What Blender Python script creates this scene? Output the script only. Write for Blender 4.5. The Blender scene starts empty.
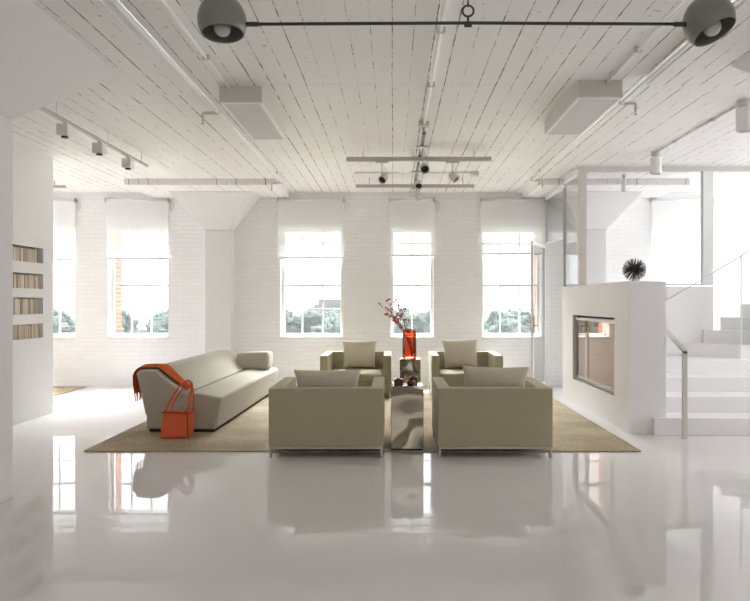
import bpy, bmesh, math, random
from mathutils import Vector, Matrix, noise
C = bpy.context.scene
COL = C.collection
PI = math.pi
random.seed(7)

# ------------------------------------------------------------------ camera, sky, sun, exposure
F = 640.0
H = 1.45
VX, VY = 393.0, 302.0
cam_d = bpy.data.cameras.new('camera')
cam_d.sensor_fit = 'HORIZONTAL'
cam_d.sensor_width = 36.0
cam_d.lens = 36.0 * F / 750.0
cam_d.shift_x = (375.0 - VX) / 750.0
cam_d.shift_y = (VY - 300.5) / 750.0
cam_d.clip_start = 0.05
cam_d.clip_end = 2000
cam = bpy.data.objects.new('camera', cam_d)
cam.location = (0, 0, H)
cam.rotation_euler = (PI / 2, math.radians(0.0), 0)
COL.objects.link(cam)
C.camera = cam

world = bpy.data.worlds.new('sky')
C.world = world
world.use_nodes = True
wb = world.node_tree.nodes['Background']
wb.inputs['Color'].default_value = (0.93, 0.965, 1.0, 1)
wb.inputs['Strength'].default_value = 1.35

sun_d = bpy.data.lights.new('sun', 'SUN')
sun_d.energy = 13.0
sun_d.angle = math.radians(0.6)
sun_d.color = (1.0, 0.97, 0.94)
sun = bpy.data.objects.new('sun', sun_d)
sun.rotation_euler = (math.radians(-28), math.radians(0), 0)
COL.objects.link(sun)


glow_d = bpy.data.lights.new('wide_fill_sun', 'SUN')  # second, wide sun lamp added to push soft light in through the windows
glow_d.energy = 23.0
glow_d.angle = math.radians(52)
glow_d.color = (0.95, 0.975, 1.0)
glow = bpy.data.objects.new('wide_fill_sun', glow_d)
glow.rotation_euler = (math.radians(-44), 0, 0)
COL.objects.link(glow)


def area(name, loc, size_x, size_y, rot, energy, color=(1, 1, 1)):
    d = bpy.data.lights.new(name, 'AREA')
    d.shape = 'RECTANGLE'
    d.size, d.size_y = size_x, size_y
    d.energy = energy
    d.color = color
    o = bpy.data.objects.new(name, d)
    o.location = loc
    o.rotation_euler = rot
    COL.objects.link(o)
    return o


# fill lamps added beside the windowless side walls and behind the camera
area('fill_rear', (0.5, -3.6, 1.9), 9, 2.2, (PI / 2, 0, 0), 22, (0.99, 0.985, 0.98))
area('fill_left', (-8.8, 9.8, 1.8), 2.3, 2.3, (0, -PI / 2, 0), 33, (0.96, 0.98, 1.0))
area('fill_glass_room', (7.8, 10.1, 2.0), 2.2, 1.6, (0, PI / 2, 0), 30, (0.96, 0.98, 1.0))
area('fill_right', (7.8, 6.6, 2.0), 2.3, 4.2, (0, PI / 2, 0), 48, (0.96, 0.98, 1.0))

vs = C.view_settings
C.display_settings.display_device = 'sRGB'
vs.view_transform = 'Standard'
vs.look = 'None'
vs.gamma = 1.0
vs.use_curve_mapping = False
vs.exposure = 1.5
C.cycles.use_denoising = True
C.cycles.max_bounces = 14
C.cycles.diffuse_bounces = 8
C.cycles.glossy_bounces = 6
C.cycles.transmission_bounces = 8
C.cycles.transparent_max_bounces = 24
C.cycles.caustics_reflective = False
C.cycles.caustics_refractive = False
C.cycles.sample_clamp_indirect = 6.0

# ------------------------------------------------------------------ materials


def srgb(r, g, b):
    f = lambda c: (c / 255 / 12.92) if c / 255 <= 0.04045 else ((c / 255 + 0.055) / 1.055) ** 2.4
    return (f(r), f(g), f(b), 1)


class NT:
    def __init__(s, name):
        s.m = bpy.data.materials.new(name)
        s.m.use_nodes = True
        s.t = s.m.node_tree
        s.b = s.t.nodes['Principled BSDF']
        s.out = s.t.nodes['Material Output']

    def n(s, kind, **kw):
        nd = s.t.nodes.new(kind)
        for k, v in kw.items():
            setattr(nd, k, v)
        return nd

    def l(s, a, b):
        s.t.links.new(a, b)

    def math(s, op, a, b=None, c=None):
        nd = s.n('ShaderNodeMath', operation=op)
        for i, v in enumerate((a, b, c)):
            if v is None:
                continue
            if isinstance(v, (int, float)):
                nd.inputs[i].default_value = v
            else:
                s.l(v, nd.inputs[i])
        return nd.outputs[0]

    def pos(s):
        return s.n('ShaderNodeNewGeometry').outputs['Position']

    def objco(s):
        return s.n('ShaderNodeTexCoord').outputs['Object']

    def noise(s, vec, scale, detail=3, rough=0.5, dims=None):
        nd = s.n('ShaderNodeTexNoise')
        nd.inputs['Scale'].default_value = scale
        nd.inputs['Detail'].default_value = detail
        nd.inputs['Roughness'].default_value = rough
        s.l(vec, nd.inputs['Vector'])
        return nd.outputs['Fac']

    def scale(s, vec, sc, loc=(0, 0, 0)):
        nd = s.n('ShaderNodeMapping')
        nd.inputs['Scale'].default_value = sc
        nd.inputs['Location'].default_value = loc
        s.l(vec, nd.inputs['Vector'])
        return nd.outputs['Vector']

    def mix(s, fac, a, b):
        nd = s.n('ShaderNodeMix', data_type='RGBA')
        if isinstance(fac, (int, float)):
            nd.inputs[0].default_value = fac
        else:
            s.l(fac, nd.inputs[0])
        for i, v in ((6, a), (7, b)):
            if isinstance(v, tuple):
                nd.inputs[i].default_value = v
            else:
                s.l(v, nd.inputs[i])
        return nd.outputs[2]

    def ramp(s, fac, lo, hi):
        nd = s.n('ShaderNodeMapRange')
        nd.inputs['From Min'].default_value = lo
        nd.inputs['From Max'].default_value = hi
        s.l(fac, nd.inputs['Value'])
        return nd.outputs[0]

    def bump(s, h, strength=0.3, dist=0.01):
        nd = s.n('ShaderNodeBump')
        nd.inputs['Strength'].default_value = strength
        nd.inputs['Distance'].default_value = dist
        s.l(h, nd.inputs['Height'])
        s.l(nd.outputs[0], s.b.inputs['Normal'])

    def set(s, color=None, rough=0.5, metal=0.0, spec=0.5, coat=0.0):
        if color is not None:
            if isinstance(color, tuple):
                s.b.inputs['Base Color'].default_value = color
            else:
                s.l(color, s.b.inputs['Base Color'])
        s.b.inputs['Roughness'].default_value = rough
        s.b.inputs['Metallic'].default_value = metal
        s.b.inputs['Specular IOR Level'].default_value = spec
        s.b.inputs['Coat Weight'].default_value = coat
        return s


def plain(name, color, rough=0.5, metal=0.0, spec=0.5, nscale=30, var=0.06, bump=0.0, coat=0.0):
    t = NT(name)
    co = t.objco()
    nz = t.noise(co, nscale, 3)
    dark = tuple(c * (1 - var) for c in color[:3]) + (1,)
    t.set(t.mix(nz, dark, color), rough, metal, spec, coat)
    if bump:
        t.bump(nz, bump, 0.004)
    return t.m


def fabric(name, color, scale=260, var=0.12, bump=0.25):
    t = NT(name)
    co = t.objco()
    a = t.noise(t.scale(co, (1, 1, 0.25)), scale, 2)
    b = t.noise(t.scale(co, (0.25, 1, 1)), scale, 2)
    w = t.math('MULTIPLY', t.math('ADD', a, b), 0.5)
    dark = tuple(c * (1 - var) for c in color[:3]) + (1,)
    lite = tuple(min(1, c * (1 + var)) for c in color[:3]) + (1,)
    t.set(t.mix(t.ramp(w, 0.35, 0.65), dark, lite), 0.9, 0, 0.25)
    t.b.inputs['Sheen Weight'].default_value = 0.15
    t.bump(w, bump, 0.002)
    return t.m


def m_ceiling():
    t = NT('painted_board_ceiling')
    P = t.pos()
    sp = t.n('ShaderNodeSeparateXYZ')
    t.l(P, sp.inputs[0])
    x, y = sp.outputs[0], sp.outputs[1]
    w = 0.15
    wob = t.noise(t.scale(P, (1, 0.35, 1)), 3.0, 2)
    xs = t.math('DIVIDE', t.math('ADD', x, t.math('MULTIPLY', wob, 0.012)), w)
    d = t.math('MULTIPLY', t.math('PINGPONG', xs, 0.5), w)             # distance from the seam
    cell = t.n('ShaderNodeTexWhiteNoise', noise_dimensions='1D')
    t.l(t.math('ROUND', xs), cell.inputs['W'])
    streak = t.noise(t.scale(P, (8.0, 2.0, 1.0)), 3.2, 5, 0.75)
    thr = t.math('MULTIPLY', t.ramp(t.math('ADD', streak, t.math('MULTIPLY', cell.outputs['Value'], 0.20)), 0.53, 0.80), 0.0085)
    gap = t.math('MULTIPLY', t.math('LESS_THAN', d, thr), 0.85)
    hair = t.math('MULTIPLY', t.math('LESS_THAN', d, 0.0022), 0.10)
    # butt joints running across
    yj = t.math('PINGPONG', t.math('SUBTRACT', y, 5.55), 1.22)
    jn = t.noise(t.scale(P, (2.5, 1, 1)), 2.5, 3)
    joint = t.math('MULTIPLY', t.math('LESS_THAN', yj, t.math('MULTIPLY', t.ramp(jn, 0.46, 0.7), 0.006)), 0.6)
    flake = t.math('GREATER_THAN', t.noise(t.scale(P, (1.6, 1, 1)), 9.0, 6, 0.7), 0.66)
    flake = t.math('MULTIPLY', flake, 0.45)
    flake2 = t.math('GREATER_THAN', t.noise(t.scale(P, (1, 1.0, 1), (5, 3, 0)), 22.0, 4, 0.6), 0.69)
    flake = t.math('MAXIMUM', flake, t.math('MULTIPLY', flake2, 0.4))
    mark = t.math('MAXIMUM', t.math('MAXIMUM', gap, hair), t.math('MAXIMUM', joint, flake))
    tone = t.mix(t.noise(t.scale(P, (1.5, 0.4, 1)), 2.2, 4), (0.82, 0.79, 0.785, 1), (0.88, 0.865, 0.855, 1))
    t.set(t.mix(mark, tone, (0.16, 0.13, 0.11, 1)), 0.6, 0, 0.3)
    hgt = t.math('SUBTRACT', t.noise(P, 14, 4), t.math('MULTIPLY', t.math('LESS_THAN', d, 0.005), 1.5))
    t.bump(hgt, 0.35, 0.006)
    return t.m


def m_brick(name, c1, c2, mortar, bump=0.5, scale=1.0, mort=0.008):
    t = NT(name)
    P = t.pos()
    sp = t.n('ShaderNodeSeparateXYZ')
    t.l(P, sp.inputs[0])
    cm = t.n('ShaderNodeCombineXYZ')
    t.l(t.math('ADD', sp.outputs[0], sp.outputs[1]), cm.inputs[0])
    t.l(sp.outputs[2], cm.inputs[1])
    br = t.n('ShaderNodeTexBrick')
    br.inputs['Scale'].default_value = 1.0 * scale
    br.inputs['Brick Width'].default_value = 0.215
    br.inputs['Row Height'].default_value = 0.075
    br.inputs['Mortar Size'].default_value = mort
    br.inputs['Mortar Smooth'].default_value = 0.4
    br.inputs['Color1'].default_value = c1
    br.inputs['Color2'].default_value = c2
    br.inputs['Mortar'].default_value = mortar
    t.l(cm.outputs[0], br.inputs['Vector'])
    t.set(br.outputs['Color'], 0.65, 0, 0.3)
    h = t.math('SUBTRACT', t.math('MULTIPLY', t.noise(P, 25, 3), 0.5), br.outputs['Fac'])
    t.bump(h, bump, 0.008)
    return t.m


def m_floor():
    t = NT('poured_white_resin')
    P = t.pos()
    tone = t.mix(t.noise(P, 0.9, 4), (0.73, 0.708, 0.70, 1), (0.78, 0.76, 0.75, 1))
    t.set(tone, 0.02, 0, 0.5)
    t.b.inputs['IOR'].default_value = 1.5
    h = t.math('ADD', t.noise(P, 1.6, 2), t.math('MULTIPLY', t.noise(P, 6.0, 1), 0.08))
    t.bump(h, 0.045, 0.03)
    return t.m


def m_rug():
    t = NT('woven_tan_wool')
    P = t.objco()
    a = t.noise(t.scale(P, (40, 6, 1)), 3.0, 4, 0.7)
    b = t.noise(t.scale(P, (5, 40, 1)), 3.0, 4, 0.7)
    c = t.noise(P, 1.3, 5, 0.6)
    w = t.math('ADD', t.math('MULTIPLY', t.math('ADD', a, b), 0.35), t.math('MULTIPLY', c, 0.3))
    t.set(t.mix(t.ramp(w, 0.38, 0.62), srgb(130, 114, 90), srgb(202, 188, 163)), 0.95, 0, 0.1)
    t.bump(w, 0.5, 0.006)
    return t.m


def m_glass(name, tint=(1, 1, 1, 1), refl=0.5, haze=0.0):
    t = NT(name)
    tr = t.n('ShaderNodeBsdfTransparent')
    tr.inputs[0].default_value = tint
    gl = t.n('ShaderNodeBsdfGlossy')
    gl.inputs['Roughness'].default_value = 0.01
    lw = t.n('ShaderNodeFresnel')
    lw.inputs['IOR'].default_value = 1.45
    mx = t.n('ShaderNodeMixShader')
    t.l(t.math('MULTIPLY', lw.outputs[0], refl), mx.inputs[0])
    t.l(tr.outputs[0], mx.inputs[1])
    t.l(gl.outputs[0], mx.inputs[2])
    last = mx.outputs[0]
    if haze:
        df = t.n('ShaderNodeBsdfDiffuse')
        df.inputs[0].default_value = (0.9, 0.93, 0.95, 1)
        m2 = t.n('ShaderNodeMixShader')
        m2.inputs[0].default_value = haze
        t.l(last, m2.inputs[1])
        t.l(df.outputs[0], m2.inputs[2])
        last = m2.outputs[0]
    t.l(last, t.out.inputs[0])
    return t.m


def m_blind(name='sheer_roller_fabric', open_=0.27, trans=0.10):
    t = NT(name)
    tr = t.n('ShaderNodeBsdfTransparent')
    tl = t.n('ShaderNodeBsdfTranslucent')
    tl.inputs[0].default_value = (0.93, 0.94, 0.95, 1)
    df = t.n('ShaderNodeBsdfDiffuse')
    weave = t.noise(t.scale(t.pos(), (1, 1, 3)), 120, 2)
    t.l(t.mix(weave, (0.93, 0.935, 0.94, 1), (0.96, 0.96, 0.96, 1)), df.inputs[0])
    m1 = t.n('ShaderNodeMixShader')
    m1.inputs[0].default_value = trans
    t.l(df.outputs[0], m1.inputs[1])
    t.l(tl.outputs[0], m1.inputs[2])
    m2 = t.n('ShaderNodeMixShader')
    m2.inputs[0].default_value = open_
    t.l(m1.outputs[0], m2.inputs[1])
    t.l(tr.outputs[0], m2.inputs[2])
    t.l(m2.outputs[0], t.out.inputs[0])
    return t.m


def m_steel():
    t = NT('polished_steel')
    P = t.objco()
    t.set((0.40, 0.365, 0.285, 1), 0.03, 1.0)
    n1 = t.noise(t.scale(P, (1, 1, 1.1)), 3.0, 0)
    t.bump(n1, 0.7, 0.07)
    return t.m


def m_foliage():
    t = NT('hazy_green_leaves')
    P = t.pos()
    nz = t.noise(P, 3.0, 6, 0.8)
    t.set(t.mix(t.ramp(nz, 0.35, 0.65), (0.022, 0.036, 0.029, 1), (0.055, 0.078, 0.058, 1)), 0.9, 0, 0.1)
    t.bump(t.noise(P, 6, 4, 0.8), 1.0, 0.5)
    return t.m


M = {}
M['ceiling'] = m_ceiling()
M['brick'] = m_brick('white_painted_brick', (0.85, 0.84, 0.84, 1), (0.875, 0.87, 0.865, 1), (0.82, 0.81, 0.81, 1), 0.45)
M['redbrick'] = m_brick('red_brick', srgb(132, 66, 48), srgb(156, 86, 64), srgb(140, 124, 112), 0.6)
M['wall'] = plain('white_plaster', (0.85, 0.84, 0.84, 1), 0.55, 0, 0.3, 6, 0.04, 0.08)
M['concrete'] = plain('white_painted_concrete', (0.80, 0.785, 0.78, 1), 0.6, 0, 0.3, 12, 0.08, 0.3)
M['white'] = plain('white_enamel', (0.82, 0.815, 0.80, 1), 0.4, 0, 0.4, 20, 0.03)
M['frame'] = plain('white_window_paint', (0.83, 0.83, 0.82, 1), 0.45, 0, 0.4, 20, 0.03)
M['cream'] = plain('cream_enamel', (0.66, 0.63, 0.58, 1), 0.45, 0, 0.4, 20, 0.05)
M['diffuser'] = plain('grey_light_diffuser', (0.62, 0.61, 0.61, 1), 0.5, 0, 0.3, 60, 0.05)
M['rail'] = plain('pale_grey_track_metal', (0.52, 0.49, 0.45, 1), 0.4, 0.3, 0.5, 30, 0.06)
M['aperture'] = plain('black_lamp_interior', (0.012, 0.012, 0.012, 1), 0.5)
M['floor'] = m_floor()
M['rug'] = m_rug()
M['glass'] = m_glass('clear_window_glass', (0.98, 0.99, 0.99, 1), 0.55)
M['pglass'] = m_glass('clear_partition_glass', (0.985, 0.99, 0.99, 1), 0.5, 0.02)
M['bglass'] = m_glass('clear_balustrade_glass', (0.97, 0.985, 0.98, 1), 0.6, 0.02)
M['blind'] = m_blind()
M['blind_solid'] = m_blind('opaque_roller_fabric', 0.12, 0.25)
M['chair'] = fabric('khaki_linen_weave', srgb(173, 166, 139))
M['sofa'] = fabric('pale_grey_wool_felt', srgb(178, 173, 157), 300, 0.08)
M['pillow'] = fabric('oatmeal_linen', srgb(206, 197, 179))
M['chrome'] = plain('brushed_chrome', (0.42, 0.40, 0.36, 1), 0.3, 1.0)
M['steel'] = m_steel()
M['throw'] = fabric('burnt_orange_wool', srgb(205, 102, 44), 120, 0.25, 0.4)
M['leather'] = plain('orange_leather', srgb(232, 104, 58), 0.42, 0, 0.4, 40, 0.16, 0.15)
M['leather_dark'] = plain('dark_orange_leather', srgb(165, 58, 28), 0.5, 0, 0.4, 40, 0.16, 0.15)
M['black'] = plain('black_rubber', (0.02, 0.02, 0.02, 1), 0.7)
M['pendant'] = plain('grey_green_enamel', srgb(132, 134, 124), 0.28, 0.0, 0.5, 10, 0.05)
M['iron'] = plain('dark_grey_steel', srgb(72, 74, 70), 0.35, 0.6, 0.5, 30, 0.08)
M['bulb'] = plain('frosted_bulb_glass', (0.55, 0.54, 0.53, 1), 0.2, 0, 0.6)
M['redglass'] = m_glass('clear_red_glass', (0.99, 0.52, 0.36, 1), 0.9)
M['rednode'] = plain('dark_red_lacquer', srgb(92, 18, 22), 0.12, 0, 0.6, 8, 0.2, 0, 0.5)
M['twig'] = plain('brown_twig_bark', srgb(110, 78, 66), 0.8)
M['berry'] = plain('crimson_berry', srgb(176, 30, 44), 0.35)
M['quill'] = plain('dark_brown_wood', srgb(98, 80, 68), 0.6, 0, 0.4, 40, 0.25)
M['brass'] = plain('aged_brass', srgb(140, 112, 74), 0.35, 0.8)
M['edge'] = plain('grey_glass_edge', (0.7, 0.73, 0.73, 1), 0.3)
M['foliage'] = m_foliage()
M['trunk'] = plain('grey_bark', (0.12, 0.10, 0.085, 1), 0.9)
M['ground'] = plain('dull_grass_ground', (0.2, 0.25, 0.18, 1), 0.95, 0, 0.1, 0.4, 0.4)
M['tower'] = plain('pale_rendered_facade', (0.10, 0.09, 0.095, 1), 0.8, 0, 0.2, 0.6, 0.08)
M['towerglass'] = plain('grey_facade_glazing', (0.05, 0.055, 0.065, 1), 0.3, 0, 0.5, 1, 0.1)
M['loftwall'] = plain('warm_beige_plaster', (0.60, 0.56, 0.51, 1), 0.7, 0, 0.2, 2, 0.15)


def m_screen():
    t = NT('bronze_tinted_mirror_glass')
    t.set((0.47, 0.36, 0.31, 1), 0.04, 1.0)
    return t.m


M['screen'] = m_screen()
PAGE = [plain('book_cover_%s' % n, srgb(*c), 0.7, 0, 0.3, 8, 0.1) for n, c in
        (('cream', (226, 216, 196)), ('sand', (208, 194, 170)), ('white', (236, 231, 222)), ('tan', (186, 168, 142)), ('ivory', (220, 206, 188)))]

# ------------------------------------------------------------------ mesh builder


class B:
    def __init__(s):
        s.bm = bmesh.new()

    def box(s, x0, x1, y0, y1, z0, z1, bev=0.0, seg=2):
        return s.hexa([(x0, y0, z0), (x1, y0, z0), (x1, y1, z0), (x0, y1, z0), (x0, y0, z1), (x1, y0, z1), (x1, y1, z1), (x0, y1, z1)], bev, seg)

    def hexa(s, p, bev=0.0, seg=2):
        v = [s.bm.verts.new(q) for q in p]
        fs = [s.bm.faces.new([v[i] for i in f]) for f in ((3, 2, 1, 0), (4, 5, 6, 7), (0, 1, 5, 4), (1, 2, 6, 5), (2, 3, 7, 6), (3, 0, 4, 7))]
        if bev:
            es = list({e for f in fs for e in f.edges})
            bmesh.ops.bevel(s.bm, geom=es, offset=bev, segments=seg, profile=0.6, affect='EDGES')
        return s

    def prism(s, poly, a0, a1, axis='Y', bev=0.0, seg=3):
        def P(u, w, a):
            return {'Y': (u, a, w), 'X': (a, u, w), 'Z': (u, w, a)}[axis]
        lo = [s.bm.verts.new(P(u, w, a0)) for u, w in poly]
        hi = [s.bm.verts.new(P(u, w, a1)) for u, w in poly]
        n = len(poly)
        fs = [s.bm.faces.new(lo), s.bm.faces.new(hi[::-1])]
        for i in range(n):
            fs.append(s.bm.faces.new([lo[i], hi[i], hi[(i + 1) % n], lo[(i + 1) % n]]))
        bmesh.ops.recalc_face_normals(s.bm, faces=fs)
        if bev:
            es = list({e for f in fs for e in f.edges})
            bmesh.ops.bevel(s.bm, geom=es, offset=bev, segments=seg, profile=0.6, affect='EDGES')
        return s

    def tube(s, pts, r, seg=10, r1=None, cap=True, flat=None):
        pts = [Vector(p) for p in pts]
        n = len(pts)
        rings = []
        up = None
        for i, p in enumerate(pts):
            d = (pts[min(i + 1, n - 1)] - pts[max(i - 1, 0)]).normalized()
            if up is None:
                up = Vector((0, 0, 1)) if abs(d.z) < 0.9 else Vector((1, 0, 0))
            a = d.cross(up)
            if a.length < 1e-5:
                a = d.orthogonal()
            a.normalize()
            b = a.cross(d).normalized()
            up = b
            rr = r if r1 is None else r + (r1 - r) * i / max(1, n - 1)
            fa, fb = (1, 1) if flat is None else flat
            rings.append([s.bm.verts.new(p + a * math.cos(2 * PI * k / seg) * rr * fa + b * math.sin(2 * PI * k / seg) * rr * fb) for k in range(seg)])
        for i in range(n - 1):
            for k in range(seg):
                f = s.bm.faces.new([rings[i][k], rings[i][(k + 1) % seg], rings[i + 1][(k + 1) % seg], rings[i + 1][k]])
                f.smooth = True
        if cap:
            s.bm.faces.new(rings[0][::-1])
            s.bm.faces.new(rings[-1])
        return s

    def lathe(s, prof, mat=None, seg=24, cap0=False, cap1=False, smooth=True):
        mat = mat or Matrix.Identity(4)
        rings = []
        for r, z in prof:
            if r < 1e-6:
                rings.append([s.bm.verts.new(mat @ Vector((0, 0, z)))])
            else:
                rings.append([s.bm.verts.new(mat @ Vector((r * math.cos(2 * PI * k / seg), r * math.sin(2 * PI * k / seg), z))) for k in range(seg)])
        for a, b in zip(rings, rings[1:]):
            for k in range(seg):
                q = [a[k % len(a)], a[(k + 1) % seg % len(a)], b[(k + 1) % seg % len(b)], b[k % len(b)]]
                u = []
                for v in q:
                    if v not in u:
                        u.append(v)
                if len(u) >= 3:
                    f = s.bm.faces.new(u)
                    f.smooth = smooth
        if cap0 and len(rings[0]) > 2:
            s.bm.faces.new(rings[0][::-1])
        if cap1 and len(rings[-1]) > 2:
            s.bm.faces.new(rings[-1])
        return s

    def sphere(s, c, r, u=16, v=10):
        c = Vector(c)
        prof = [(r * math.sin(PI * i / v), -r * math.cos(PI * i / v)) for i in range(v + 1)]
        prof[0] = (0, -r)
        prof[-1] = (0, r)
        return s.lathe(prof, Matrix.Translation(c), u)

    def grid(s, fn, nu, nv, smooth=True):
        g = [[s.bm.verts.new(fn(i / (nu - 1), j / (nv - 1))) for j in range(nv)] for i in range(nu)]
        for i in range(nu - 1):
            for j in range(nv - 1):
                f = s.bm.faces.new([g[i][j], g[i + 1][j], g[i + 1][j + 1], g[i][j + 1]])
                f.smooth = smooth
        return s

    def make(s, name, mat, parent=None, smooth=False, recalc=True, sub=0, solid=0.0, local=False):
        if recalc:
            bmesh.ops.recalc_face_normals(s.bm, faces=s.bm.faces)
        me = bpy.data.meshes.new(name)
        s.bm.to_mesh(me)
        s.bm.free()
        if smooth:
            for p in me.polygons:
                p.use_smooth = True
        me.materials.append(mat)
        o = bpy.data.objects.new(name, me)
        COL.objects.link(o)
        if parent is not None:
            o.parent = parent
        if solid:
            md = o.modifiers.new('thickness', 'SOLIDIFY')
            md.thickness = solid
            md.offset = 0
        if sub:
            md = o.modifiers.new('smooth', 'SUBSURF')
            md.levels = md.render_levels = sub
        return o


def tag(o, label=None, cat=None, group=None, kind=None):
    for k, v in (('label', label), ('category', cat), ('group', group), ('kind', kind)):
        if v:
            o[k] = v
    return o


def thing(name, label, cat, loc=(0, 0, 0), rz=0.0, group=None):
    o = bpy.data.objects.new(name, None)
    o.empty_display_size = 0.1
    o.location = loc
    o.rotation_euler = (0, 0, rz)
    COL.objects.link(o)
    return tag(o, label, cat, group)


def shift(o):
    """children given in world coordinates: put the parent empty's offset back"""
    for ch in o.children:
        ch.location = -Vector(o.location)
    return o


def dup(root, label, loc=None, rz=None, group=None):
    def cp(o, par):
        c = o.copy()
        COL.objects.link(c)
        if par is not None:
            c.parent = par
        for ch in o.children:
            cp(ch, c)
        return c
    r = cp(root, None)
    r['label'] = label
    if loc is not None:
        r.location = loc
    if rz is not None:
        r.rotation_euler = (0, 0, rz)
    if group:
        r['group'] = group
    return r


# ------------------------------------------------------------------ the setting
CZ = 3.34            # ceiling height
WY = 11.05           # inner face of the window wall
tag(B().box(-9, 8, -4, WY, -0.2, 0).make('floor', M['floor']), kind='structure')
tag(B().box(-9, 8, -4, WY + 0.25, CZ, CZ + 0.2).make('ceiling', M['ceiling']), kind='structure')
tag(B().box(-9.2, -9, -4, WY + 0.25, -0.2, CZ + 0.2).make('wall_left', M['wall']), kind='structure')
tag(B().box(8, 8.2, -4, WY + 0.25, -0.2, CZ + 0.2).make('wall_right', M['wall']), kind='structure')
tag(B().box(-9.2, 8.2, -4.2, -4, -0.2, CZ + 0.2).make('wall_rear', M['loftwall']), kind='structure')

SILL, HEAD = 0.835, 2.72
OPEN = [(-6.53, -5.49), (-4.92, -3.885), (-1.945, -0.875), (-0.035, 0.70), (1.535, 2.56), (4.47, 5.47)]


def wall_with_openings(name, mat, y0, y1):
    b = B()
    x = -9.0
    for a, c in OPEN:
        b.box(x, a, y0, y1, -0.2, CZ + 0.2)
        b.box(a, c, y0, y1, -0.2, SILL)
        b.box(a, c, y0, y1, HEAD, CZ + 0.2)
        x = c
    b.box(x, 8.0, y0, y1, -0.2, CZ + 0.2)
    return tag(b.make(name, mat), kind='structure')


wall_with_openings('wall_back', M['brick'], WY, WY + 0.24)
wall_with_openings('wall_exterior', M['redbrick'], WY + 0.241, WY + 0.55)

NCOL = [3, 3, 3, 2, 3, 3]
for i, (a, c) in enumerate(OPEN):
    b = B()
    y0, y1 = WY + 0.14, WY + 0.19
    f = 0.045
    z0, z1 = SILL + 0.02, HEAD
    b.box(a, a + f, y0, y1, z0, z1).box(c - f, c, y0, y1, z0, z1)
    b.box(a + f, c - f, y0, y1, z0, z0 + f).box(a + f, c - f, y0, y1, z1 - f, z1)
    n = NCOL[i]
    for k in range(1, n):
        xm = a + (c - a) * k / n
        b.box(xm - 0.011, xm + 0.011, y0 + 0.01, y1 - 0.01, z0 + f, z1 - f)
    for zm, hw in ((1.325, 0.011), (1.74, 0.02), ((2.22, 2.22, 2.23, 2.275, 2.30, 2.22)[i], 0.011), (2.47, 0.016)):
        b.box(a + f, c - f, y0 + 0.006, y1 - 0.006, zm - hw, zm + hw)
    w = tag(b.make('window_%d' % (i + 1), M['frame']), kind='structure')
    B().box(a + f, c - f, WY + 0.163, WY + 0.167, z0 + f, z1 - f).make('window_glass', M['glass'], w)
    B().box(a - 0.0, c + 0.0, WY - 0.02, WY + 0.24, SILL - 0.035, SILL + 0.02, 0.004).make('window_sill', M['frame'], w)

# roller blinds
BL = [('white sheer roller blind half down on the window beside the white bookshelf partition', -6.53, -5.475, 2.19),
      ('white sheer roller blind on the window behind the near end of the sofa', -4.935, -3.87, 2.205),
      ('white sheer roller blind half down on the wide window right of the flared column', -1.975, -0.86, 2.215),
      ('narrow white sheer roller blind half down behind the red vase', -0.05, 0.71, 2.26),
      ('white sheer roller blind half down on the window next to the open glass door', 1.52, 2.60, 2.285),
      ('blank white roller blind fully lowered behind the glass partition', 4.455, 5.49, 0.95)]
for i, (lab, a, c, zb) in enumerate(BL):
    r = thing('roller_blind', lab, 'blind', ((a + c) / 2, WY - 0.045, zb), 0, 'roller blinds on the brick window wall')
    B().grid(lambda u, v: (a + (c - a) * u, WY - 0.045, zb + (3.195 - zb) * v), 2, 2).make('blind_fabric', M['blind'] if i < 5 else M['blind_solid'], r, recalc=False)
    B().tube([(a - 0.0, WY - 0.04, 3.205), (c + 0.0, WY - 0.04, 3.205)], 0.022, 12).make('roller_tube', M['white'], r)
    B().box(a, c, WY - 0.055, WY - 0.035, zb - 0.022, zb + 0.006, 0.003).make('bottom_bar', M['cream'], r)
    for xx in (a - 0.012, c + 0.002):
        B().box(xx, xx + 0.01, WY - 0.075, WY, 3.17, 3.24).make('bracket', M['rail'], r)
    B().tube([(c + 0.03, WY - 0.03, 3.2), (c + 0.035, WY - 0.03, 3.08), (c + 0.06, WY - 0.03, 3.02), (c + 0.1, WY - 0.03, 3.06), (c + 0.095, WY - 0.03, 3.14), (c + 0.03, WY - 0.03, 3.21)], 0.004, 6).make('pull_chain', M['rail'], r)
    shift(r)


def column(cx, cy, hs, zc, cap, pan, ywall=None, hy=None):
    """square shaft, flared capital, drop panel; cap/pan = half sizes in x and y"""
    hy = hy or hs
    lim = (lambda y: min(y, ywall)) if ywall else (lambda y: y)
    sh = B().box(cx - hs, cx + hs, cy - hy, lim(cy + hy), 0, zc, 0.012).make('column', M['concrete'])
    tag(sh, kind='structure')
    zt = 3.246
    y0, y1 = cy - hy, lim(cy + hy)
    Y0, Y1 = cy - cap[1], lim(cy + cap[1])
    B().hexa([(cx - hs, y0, zc), (cx + hs, y0, zc), (cx + hs, y1, zc), (cx - hs, y1, zc),
              (cx - cap[0], Y0, zt), (cx + cap[0], Y0, zt), (cx + cap[0], Y1, zt), (cx - cap[0], Y1, zt)], 0.02).make('capital', M['concrete'], sh)
    B().box(cx - pan[0], cx + pan[0], cy - pan[1], lim(cy + pan[1]), zt, CZ).make('drop_panel', M['ceiling'], sh)
    return sh


column(-2.96, 11.03, 0.22, 2.67, (0.68, 0.67), (1.165, 1.21), WY)
column(3.39, 11.03, 0.22, 2.67, (0.68, 0.67), (1.165, 1.21), WY)
column(-3.03, 4.2, 0.215, 2.80, (0.885, 0.864), (1.285, 1.35), None, 0.545)
column(3.40, 4.30, 0.215, 2.80, (0.85, 0.57), (1.29, 1.02))

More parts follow.
